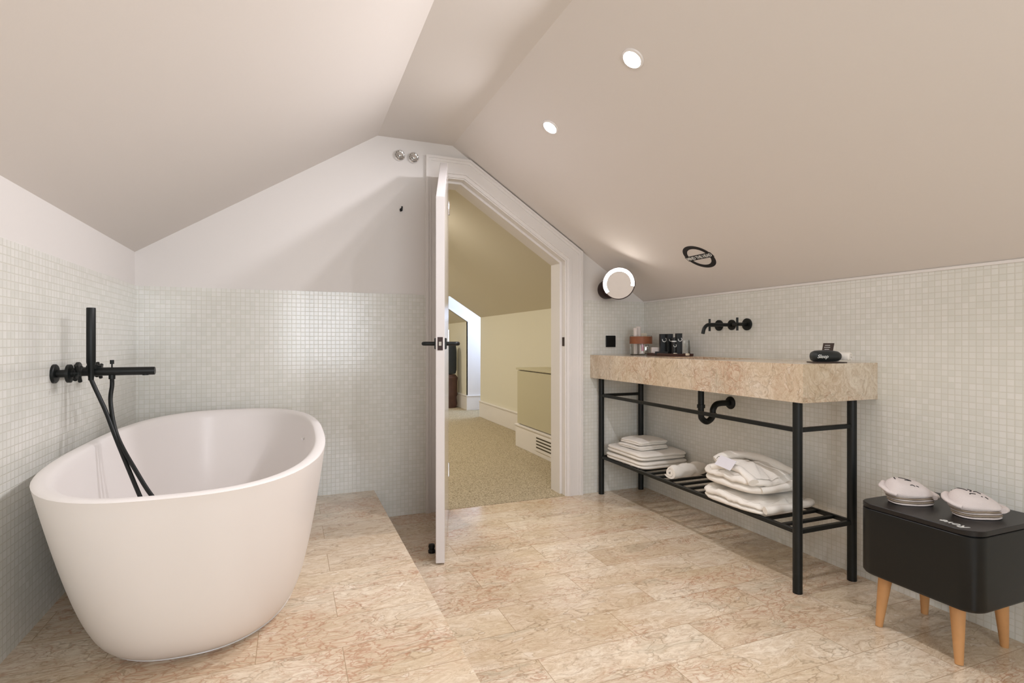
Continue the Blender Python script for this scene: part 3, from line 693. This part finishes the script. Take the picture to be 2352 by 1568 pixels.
tag(obj('wall_hook', hk, M['black'], smooth=40), 'tiny black hook on the plaster left of the doorway', 'hook')

# ---------------------------------------------------------------- towels
def folded(w_, d_, layers, lt, seed=0, sag=.006, amp=.006, dome=0.0, n=7.0, sc_=9, rowp=6, fold_side=None):
    """a folded cloth block: side shows rounded layers; local origin at bottom centre"""
    bm = B(); rings = []; seg = 120
    for L in range(layers):
        for j in range(rowp+1):
            if L and j == 0: continue
            t = j/rowp; z = (L+t)*lt
            bulge = math.sqrt(max(0, 1-(2*t-1)**2))
            inset = (1-bulge)*lt*.55
            jit = .004*math.sin(seed*3.1+L*2.3)
            rings.append(supell(jit, -jit*.7, w_/2-inset+jit*.5, d_/2-inset, n, z, seg))
    top = layers*lt
    for s_ in (.93, .8, .6, .4, .2, .05): rings.append(supell(0, 0, w_/2*s_, d_/2*s_, n-2*(1-s_), top+lt*.04, seg))
    rings.insert(0, supell(0, 0, w_/2*.6, d_/2*.6, n, .0, seg))
    loft(bm, rings)
    H_ = top
    for v in bm.verts:
        f = v.co.z/H_
        r2 = (v.co.x/(w_/2))**2+(v.co.y/(d_/2))**2
        nz = noise.noise(Vector((v.co.x*sc_, v.co.y*sc_, seed*3.7)))
        n2 = noise.noise(Vector((v.co.x*sc_*3, v.co.y*sc_*3, seed*5.7+v.co.z*30)))
        if f > .02:
            v.co.z += f*(nz*amp+n2*amp*.4-sag*max(0, r2-.6)+dome*max(0, 1-r2))
            v.co.x += n2*amp*.5*f; v.co.y += noise.noise(Vector((v.co.y*sc_*2, v.co.z*40, seed)))*amp*.6
        v.co.z = max(v.co.z, 0)
    return bm
def place(o, loc, rz=0, rx=0, ry=0): o.location = loc; o.rotation_euler = (rx, ry, rz); return o
def towel(name, w_, d_, layers, lt, loc, rz, label, cat, group, **kw):
    o = obj(name, folded(w_, d_, layers, lt, **kw), M['terry'], smooth=70)
    place(o, loc, rz); return tag(o, label, cat, group)
g1 = 'folded towels stacked on the washstand shelf'
bt = towel('bath_towel', .355, .425, 2, .021, (2.100, 2.925, SH), .02, 'large folded white bath towel at the bottom of the shelf stack', 'towel', g1, seed=1, amp=.004, n=9)
towel('bath_towel', .345, .415, 2, .021, (2.097, 2.930, SH+.0475), -.02, 'large folded white bath towel under the small towels', 'towel', g1, seed=2, amp=.004, n=9)
towel('hand_towel', .235, .235, 2, .012, (2.078, 2.925, SH+.094), .10, 'small folded white towel resting on the large towels', 'towel', g1, seed=3, amp=.003, n=8, sc_=12)
towel('hand_towel', .225, .215, 2, .013, (2.085, 2.930, SH+.120), .06, 'small folded white towel on the very top of the stack', 'towel', g1, seed=4, amp=.004, n=8, sc_=12, dome=.006)
# rolled towel
def roll(R_, L_, turns, th, seed=0, flat=1.0, amp=.003, seg=26):
    bm = B(); pts_o, pts_i = [], []; n = int(turns*30)
    for i in range(n+1):
        t = i/n; ang = t*turns*2*PI; r = th*.7+(R_-th*.7)*t
        pts_o.append((r*math.cos(ang), r*math.sin(ang))); r2 = max(r-th*.80, .0004)
        pts_i.append((r2*math.cos(ang), r2*math.sin(ang)))
    prof_ = pts_o+list(reversed(pts_i)); rings = []
    for k in range(seg+1):
        x = (k/seg-.5)*L_; endf = 1-.10*max(0, abs(2*k/seg-1)-.8)/.2
        ring = []
        for (a_, b_) in prof_:
            ns2 = noise.noise(Vector((x*22, a_*18+seed, b_*18)))*amp
            ring.append(Vector((x, a_*endf+ns2, b_*endf*flat+ns2)))
        rings.append(ring)
    loft(bm, rings); return bm
rt = obj('rolled_towel', roll(.052, .25, 1.9, .021, 5, .82, .010), M['terry'], smooth=60)
place(rt, (2.045, 2.475, SH+.048), .12); tag(rt, 'loosely rolled white towel on the shelf between the two piles', 'towel')
# bathrobes
def robe(w_, d_, layers, lt, loc, rz, seed, dome, label):
    t = thing('bathrobe', (0, 0, 0), label, 'bathrobe', 'folded bathrobes on the washstand shelf')
    obj('body', folded(w_, d_, layers, lt, seed=seed, amp=.016, sag=.016, dome=dome, n=3.8, sc_=15), M['terry'], t, smooth=70)
    return t
r1 = robe(.33, .40, 2, .030, None, 0, 11, .01, 'folded white bathrobe at the bottom of the right shelf pile')
bm = B(); tube(bm, catmull([(-.15, -.19, .028), (-.10, -.205, .035), (0, -.205, .034), (.09, -.21, .038), (.14, -.19, .03)], 8), .020, 14, .8); wob(bm, .006, 20, 3); obj('belt', bm, M['terry'], r1, smooth=60)
place(r1, (2.035, 1.985, SH+.001), .06)
r2 = robe(.31, .37, 2, .038, None, 0, 17, .030, 'folded white bathrobe with a paper tag on top of the right shelf pile')
bm = B(); tube(bm, catmull([(-.06, .165, .085), (.0, .14, .110), (.05, .06, .118), (.085, -.05, .106), (.105, -.16, .072)], 8), .026, 16, .75); wob(bm, .008, 16, 7); obj('collar', bm, M['terry'], r2, smooth=60)
bm = B(); tube(bm, catmull([(-.135, .09, .075), (-.12, .0, .092), (-.115, -.08, .086), (-.13, -.16, .055)], 8), .021, 16, .75); wob(bm, .007, 18, 9); obj('sleeve', bm, M['terry'], r2, smooth=60)
bm = B(); tube(bm, catmull([(-.10, -.175, .02), (-.02, -.195, .03), (.06, -.19, .045), (.13, -.165, .05)], 8), .017, 14, .8); wob(bm, .006, 20, 13); obj('belt', bm, M['terry'], r2, smooth=60)
tgm = basis((-.147, -.005, .113), (.03, -1, -.10), (.70, .03, .70))
bm = B(); bmesh.ops.create_cube(bm, size=1, matrix=tgm @ Matrix.Diagonal((.100, .056, .0012, 1))); tgo = obj('paper_tag', bm, M['sticker'], r2)
bm = B(); tube(bm, catmull([(-.135, .044, .124), (-.125, .064, .128), (-.118, .088, .112)], 4), .0012, 6); obj('tag_string', bm, M['ink'], r2)
place(r2, (2.025, 1.998, SH+.084), -.03)

# ---------------------------------------------------------------- toiletries on the washstand
Z0 = SZ1+.0005
trx = (2.005, 2.105)
def yat(u, x):
    a = (u-1176)/FPX; th = math.atan(506/FPX); return x*(math.cos(th)-a*math.sin(th))/(a*math.cos(th)+math.sin(th))
t0x, t1x, t0y, t1y = 2.115, 2.235, 2.637, 2.935
ty_ = thing('wooden_tray', (2.18, 2.78, Z0), 'low dark wooden tray of toiletries on the washstand', 'tray')
bm = B(); box(bm, (t0x, t0y, Z0), (t1x, t1y, Z0+.006), bev=.002); obj('base', bm, M['tray'], ty_)
bm = B()
for a_, b_ in (((t0x, t0y), (t0x+.007, t1y)), ((t1x-.007, t0y), (t1x, t1y)), ((t0x+.007, t0y), (t1x-.007, t0y+.007)), ((t0x+.007, t1y-.007), (t1x-.007, t1y))): box(bm, (*a_, Z0+.006), (*b_, Z0+.016), bev=.001)
obj('rim', bm, M['tray'], ty_)
Zt = Z0+.0065
def badge(parent, c, nrm, r):
    mt = axis_m(c, nrm); bm = B()
    for i in range(20):
        if 3 <= i <= 8: continue
        t0, t1 = 2*PI*i/20, 2*PI*(i+1)/20
        bm.faces.new([bm.verts.new(mt @ Vector((r_*math.cos(t), r_*math.sin(t), .0005))) for r_, t in ((r*.68, t0), (r, t0), (r, t1), (r*.68, t1))])
    obj('emblem', bm, M['white_ink'], parent)
# positions solved so that they stand where the photo shows them (metres on the tray)
def carton(x, y, w_, d_, h_, lab, rz=-.35):
    t = thing('toiletry_carton', (0, 0, 0), lab, 'box', 'black toiletry cartons on the tray')
    bm = B(); box(bm, (-w_/2, -d_/2, 0), (w_/2, d_/2, h_), bev=.001); obj('carton', bm, M['blk_card'], t)
    badge(t, (w_*.08, -d_/2-.0003, h_*.72), (0, -1, 0), w_*.36)
    bm = B(); box(bm, (w_/2-.001, -d_/2-.0004, 0.002), (w_/2+.0006, -d_/2+.002, h_-.002)); obj('edge_stripe', bm, M['white_ink'], t)
    place(t, (x, y, Zt), rz); return t
carton(2.190, yat(1523, 2.190), .042, .030, .130, 'tall black carton, leftmost of the three on the tray')
carton(2.195, yat(1538.5, 2.195), .033, .028, .130, 'tall black carton, middle of the three on the tray')
carton(2.198, yat(1559, 2.198), .036, .030, .132, 'tall black carton, rightmost of the three on the tray')
t = thing('toiletry_bottle', (0, 0, 0), 'short black bottle with a black cap between the cartons', 'bottle')
bm = B(); lathe(bm, [(0, 0), (.014, 0), (.015, .004), (.015, .078), (.011, .086), (0, .086)], seg=24); obj('bottle', bm, M['blk_card'], t, smooth=40)
bm = B(); lathe(bm, [(0, .0865), (.0125, .0865), (.0125, .106), (0, .108)], seg=24); obj('cap', bm, M['blk_card'], t, smooth=40)
bm = B(); lathe(bm, [(.0155, .080), (.0135, .0868)], seg=24); obj('neck_band', bm, M['white_ink'], t, smooth=40)
badge(t, (0, -.0152, .058), (0, -1, 0), .010)
place(t, (2.166, yat(1548.5, 2.166), Zt), -.35)
t = thing('glass_tumbler', (0, 0, 0), 'upturned clear glass tumbler at the right end of the tray', 'glass')
bm = B(); lathe(bm, [(.021, 0), (.0195, .0), (.0170, .088), (0, .089), (0, .093), (.0185, .093), (.021, 0)], seg=36); obj('glass', bm, M['glass'], t, smooth=40); place(t, (2.198, yat(1577, 2.198), Zt))
bm = B(); box(bm, (-.040, -.012, 0), (.040, .012, .020), bev=.0015); o = obj('flat_box', bm, M['blk_card']); place(o, (2.142, yat(1520, 2.142), Zt), -.9); tag(o, 'flat black box lying on the left end of the tray', 'box')
bm = B(); box(bm, (-.026, -.012, 0), (.026, .012, .045), bev=.001); o = obj('soap_box', bm, M['white_card']); place(o, (2.178, yat(1505, 2.178), Zt), -.35); tag(o, 'small pinkish white soap box beside the glass jar', 'box')
for x, y, lb in ((2.133, yat(1551, 2.133), 'tiny cream wrapped soap on the tray below the short bottle'), (2.135, yat(1579, 2.135), 'tiny cream wrapped soap on the tray below the tumbler')):
    bm = B(); box(bm, (-.009, -.009, 0), (.009, .009, .014), bev=.003); o = obj('wrapped_soap', bm, M['cream_card']); place(o, (x, y, Zt), .3); tag(o, lb, 'soap', 'wrapped soaps on the tray')
# glass jar with tan band
jx_, jy_ = 2.150, yat(1472, 2.150)
t = thing('glass_jar', (jx_, jy_, Z0), 'wide clear glass jar with a broad tan leather band on the washstand', 'jar')
jr = .071
bm = B(); lathe(bm, [(0, 0), (jr-.004, 0), (jr, .004), (jr, .128), (jr-.003, .129), (jr-.003, .006), (0, .006)], Matrix.Translation((jx_, jy_, Z0)), 48); obj('glass', bm, M['glass'], t, smooth=40)
bm = B(); lathe(bm, [(jr+.0004, .074), (jr+.0024, .074), (jr+.0024, .122), (jr+.0004, .122), (jr+.0004, .074)], Matrix.Translation((jx_, jy_, Z0)), 48); obj('leather_band', bm, M['leather'], t, smooth=40)
zb = Z0+.0065
for dx_, dy_, h_, r_, lb in ((-.042, .0, .172, .013, 'white tube standing in the jar, left one'), (-.005, .02, .182, .016, 'white tube standing in the jar, taller middle one')):
    bm = B(); lathe(bm, [(0, 0), (r_, 0), (r_, h_-.002), (r_-.002, h_), (0, h_)], Matrix.Translation((jx_+dx_, jy_+dy_, zb)), 20); tag(obj('cosmetic_tube', bm, M['white_card'], smooth=40), lb, 'tube', 'white tubes in the jar')
bm = B(); box(bm, (-.028, -.008, 0), (.028, .008, .138), bev=.001); o = obj('cotton_box', bm, M['cream_card']); place(o, (jx_+.028, jy_+.024, zb), -.3); tag(o, 'cream card box standing in the jar at the right', 'box')
def sachet(x, y, w_, h_, m, lb, rz):
    bm = B(); n_ = 7; vs = []
    for i in range(n_+1):
        row = []
        for j in range(n_+1):
            u_, v_ = i/n_-.5, j/n_-.5; th = .006*(1-(2*u_)**2)*(1-(2*v_)**2)+.0006
            row.append((u_*w_+random.uniform(-.001, .001), th, (v_+.5)*h_))
        vs.append(row)
    fr = [[bm.verts.new((p[0], -p[1], p[2])) for p in r] for r in vs]; bk = [[bm.verts.new((p[0], p[1], p[2])) for p in r] for r in vs]
    for i in range(n_):
        for j in range(n_):
            bm.faces.new((fr[i][j], fr[i+1][j], fr[i+1][j+1], fr[i][j+1])); bm.faces.new((bk[i][j], bk[i][j+1], bk[i+1][j+1], bk[i+1][j]))
    for i in range(n_):
        bm.faces.new((fr[i][0], bk[i][0], bk[i+1][0], fr[i+1][0])); bm.faces.new((fr[i][n_], fr[i+1][n_], bk[i+1][n_], bk[i][n_]))
        bm.faces.new((fr[0][i], fr[0][i+1], bk[0][i+1], bk[0][i])); bm.faces.new((fr[n_][i], bk[n_][i], bk[n_][i+1], fr[n_][i+1]))
    o = obj('sachet', bm, m, smooth=180); place(o, (x, y, zb), rz); return tag(o, lb, 'sachet', 'sachets in the jar')
sachet(jx_-.018, jy_-.040, .034, .066, M['white_card'], 'white and red sachet inside the glass jar', -.45)['label']
bm = B(); box(bm, (-.006, -.0085, .02), (.007, -.0075, .064)); so = [o for o in COL.objects if o.name == 'sachet'][0]; obj('red_stripe', bm, M['red'], None); ro_ = [o for o in COL.objects if o.name == 'red_stripe'][0]; ro_.parent = so
sachet(jx_+.012, jy_-.036, .040, .062, M['foil'], 'crumpled silver foil sachet inside the glass jar', -.5)

# black roll with card and white roll at the right end
bm = B(); box(bm, (-.062, -.042, 0), (.062, .042, .004), bev=.001); o = obj('card_mat', bm, M['brown_card']); place(o, (2.085, 1.640, Z0), -.41); tag(o, 'thin dark mat under the black pouch on the washstand', 'mat')
vx = Vector((.92, -.39, 0))
bp = thing('sleep_pouch', (0, 0, 0), 'black soft pouch with white script lying at the washstand end', 'pouch')
bm = B(); rr_ = [.006, .019, .0235, .0250, .0250, .0245, .0235, .021, .015, .004]; xs = [-.062, -.056, -.046, -.028, -.005, .018, .034, .048, .057, .062]
tube(bm, [(x, 0, .0225) for x in xs], 0, 28, 1, rr_)
for v in bm.verts: v.co.y *= 1.25; v.co.z = max(.0, v.co.z)
wob(bm, .0015, 30, 2)
for v in bm.verts: v.co.z = max(.0005, v.co.z)
obj('pouch', bm, M['black_cloth'], bp, smooth=70)
text_mesh('lettering', 'Sleep', .021, basis((-.030, -.0315, .022), (1, 0, 0), (0, .12, 1)), M['white_ink'], bp, shear=.4, depth=.001)
cm = basis((.012, .004, .058), (1, 0, 0), (.32, .25, 1))
bm = B(); bmesh.ops.create_cube(bm, size=1, matrix=cm @ Matrix.Diagonal((.046, .042, .001, 1))); cdo = obj('card', bm, M['brown_card'], bp); cdo['label'] = 'dark brown printed card leaning on the pouch'
for i, (ln, wd) in enumerate(((.011, .022), (.002, .026), (-.007, .020))):
    bm = B()
    for j in range(5):
        bmesh.ops.create_cube(bm, size=1, matrix=cm @ Matrix.Translation((-.004-wd/2+wd*(j+.5)/5, ln, .0008)) @ Matrix.Diagonal((wd/5*.72, .0026, .0006, 1)))
    obj('print_line', bm, M['white_ink'], cdo)
place(bp, (2.080, 1.640, Z0+.0045), -.395)
o = obj('rolled_cloth', roll(.0235, .050, 1.6, .010, 3, .95, .002), M['terry'], smooth=60); place(o, (2.160, 1.616, Z0+.0245), -1.25); tag(o, 'small rolled white cloth beside the black pouch', 'cloth')

# ---------------------------------------------------------------- black storage stool
QX0, QX1, QY0, QY1 = 1.893, 2.275, .995, 1.372
ct = Vector(((QX0+QX1)/2, (QY0+QY1)/2, 0))
stl = thing('storage_stool', ct, 'black box stool with rounded corners and tapered oak legs', 'stool')
def rrect(x0, x1, y0, y1, r, z, k_=8):
    out = []
    for (cx_, cy_, a_) in ((x1-r, y1-r, 0), (x0+r, y1-r, PI/2), (x0+r, y0+r, PI), (x1-r, y0+r, 1.5*PI)):
        for i in range(k_+1): t = a_+PI/2*i/k_; out.append((cx_+r*math.cos(t), cy_+r*math.sin(t), z))
    return out
bz0, bz1, lz1 = .195, .428, .447
bm = B(); R0 = .055
loft(bm, [rrect(QX0+.012, QX1-.012, QY0+.012, QY1-.012, R0-.01, bz0), rrect(QX0+.004, QX1-.004, QY0+.004, QY1-.004, R0, bz0+.004), rrect(QX0, QX1, QY0, QY1, R0, bz0+.012), rrect(QX0, QX1, QY0, QY1, R0, bz1-.002), rrect(QX0+.002, QX1-.002, QY0+.002, QY1-.002, R0, bz1)])
obj('box', bm, M['black_wood'], stl, smooth=35)
bm = B()
loft(bm, [rrect(QX0+.006, QX1-.006, QY0+.006, QY1-.006, R0, bz1+.0002), rrect(QX0+.006, QX1-.006, QY0+.006, QY1-.006, R0, bz1+.004), rrect(QX0, QX1, QY0, QY1, R0, bz1+.004), rrect(QX0, QX1, QY0, QY1, R0, lz1-.002), rrect(QX0+.002, QX1-.002, QY0+.002, QY1-.002, R0, lz1)])
lid = obj('lid', bm, M['black_lid'], stl, smooth=35)
text_mesh('lettering', 'Rove', .040, basis((1.930, 1.075, lz1+.0003), (.12, 1, 0), (-1, .12, 0)) , M['white_ink'], lid, shear=.35, depth=.0004)
for (fx, fy, tx, ty2) in ((1.955, 1.330, 1.975, 1.318), (1.957, 1.077, 1.975, 1.092), (2.205, 1.328, 2.188, 1.317), (2.212, 1.083, 2.185, 1.082)):
    bm = B(); cyl(bm, (fx, fy, .0008), (tx, ty2, bz0+.001), .0115, .023, seg=24); obj('leg', bm, M['oak'], stl, smooth=40)

# folded slippers on the stool
def slippers(loc, rz, seed, lab, scl):
    t = thing('folded_slippers', (0, 0, 0), lab, 'slippers', 'folded cotton slippers on the stool')
    L, W = .098*scl, .062*scl
    def slab_(name, z0, z1, a_, b_, m, ox=0, oy=0, crown=0.0, n_=2.6, tilt=0.0, tx=0.0):
        bm = B(); rings = []; K = 6
        rings.append(supell(ox, oy, a_*.9, b_*.9, n_, z0, 48))
        for j in range(K+1):
            q = j/K; s_ = .93+.07*math.sin(PI*q); rings.append(supell(ox, oy, a_*s_, b_*s_, n_, z0+(z1-z0)*q, 48))
        for s_ in (.85, .65, .45, .25, .08): rings.append(supell(ox, oy, a_*s_, b_*s_, n_, z1+crown*(1-s_**2), 48))
        loft(bm, rings)
        for v in bm.verts:
            f_ = max(0, (v.co.z-z0)/(z1-z0+crown+1e-6))
            v.co.z += (tilt*(v.co.y+b_)+tx*(a_-v.co.x))*min(1, f_*1.5)
            v.co += noise.noise_vector(v.co*26+Vector((seed, 0, 0)))*.0025*min(1, f_*2)
        return obj(name, bm, m, t, smooth=50)
    slab_('sole', 0, .006, L*.92, W*.95, M['slip_white'])
    slab_('sole', .0065, .014, L*.96, W, M['terry_grey'], 0, .003)
    slab_('sole', .0145, .019, L*.95, W, M['slip_white'], 0, .004)
    slab_('insole', .0195, .025, L, W*1.02, M['terry_grey'], 0, .006)
    up = slab_('upper', .0255, .032, L*1.02, W*1.12, M['slip_white'], 0, .012, .012, 2.8, .26, .16)
    # rolled cloth flaps at both ends
    bm = B(); tube(bm, catmull([(-L*.80, -.02, .034), (-L*1.04, .002, .042), (-L*1.06, .03, .050), (-L*.7, .060, .056)], 6), .013, 12, .6); wob(bm, .003, 30, seed); obj('flap', bm, M['slip_white'], t, smooth=60)
    bm = B(); tube(bm, catmull([(L*.74, -.034, .028), (L*.98, -.020, .028), (L*1.10, .006, .028), (L*.96, .026, .032)], 6), .012, 12, .7); wob(bm, .003, 30, seed+4); obj('flap', bm, M['slip_white'], t, smooth=60)
    # dark edge piping along the back
    pipe_a = [math.radians(15+115*i/20) for i in range(21)]
    # black brush marks
    rnd = random.Random(seed)
    marks = [[(-.045, .035), (-.052, .015)], [(-.02, .04), (-.005, .042), (.008, .028), (.022, .015)], [(-.008, .016), (.02, .014)], [(-.01, -.028), (.0, -.024), (.008, -.032)], [(.016, -.027), (.024, -.034)]] if seed == 1 else \
            [[(-.05, .05), (-.03, .035), (-.02, .015)], [(-.01, .03), (.0, .02), (-.012, .01)], [(.004, .012), (.02, .02), (.03, .006)], [(-.028, -.012), (-.02, -.006), (-.002, -.008)], [(.012, -.022), (.017, -.023)], [(.03, -.02), (.035, -.03)]]
    bvh = None
    from mathutils.bvhtree import BVHTree
    bmu = B(); bmu.from_mesh(up.data); bvh = BVHTree.FromBMesh(bmu)
    def hit(x, y):
        h_ = bvh.ray_cast(Vector((x, y, .5)), Vector((0, 0, -1)))
        return h_[0].z if h_[0] else .04
    bm = B(); tube(bm, [(L*.97*math.cos(a_), .012+W*1.06*math.sin(a_), hit(L*.97*math.cos(a_), .012+W*1.06*math.sin(a_))+.0003) for a_ in pipe_a], .0021, 8); obj('piping', bm, M['ink'], t, smooth=60)
    for mk in marks:
        pts = []; bm = B()
        for p in catmull([(a_*scl, b_*scl, 0) for a_, b_ in mk], 5):
            h_ = bvh.ray_cast(Vector((p.x, p.y+.01, .5)), Vector((0, 0, -1)))
            pts.append(Vector((p.x, p.y+.01, (h_[0].z if h_[0] else .06)+.0008)))
        tube(bm, pts, .0019, 6, .7); obj('brush_mark', bm, M['ink'], t)
    bmu.free()
    place(t, loc, rz); return t
slippers((2.038, 1.274, lz1+.0006), -.42, 1, 'folded white cotton slippers on the stool, the pair nearer the washstand', .76)
slippers((2.085, 1.096, lz1+.0006), -.46, 2, 'folded white cotton slippers on the stool, the pair behind the lettering', .74)
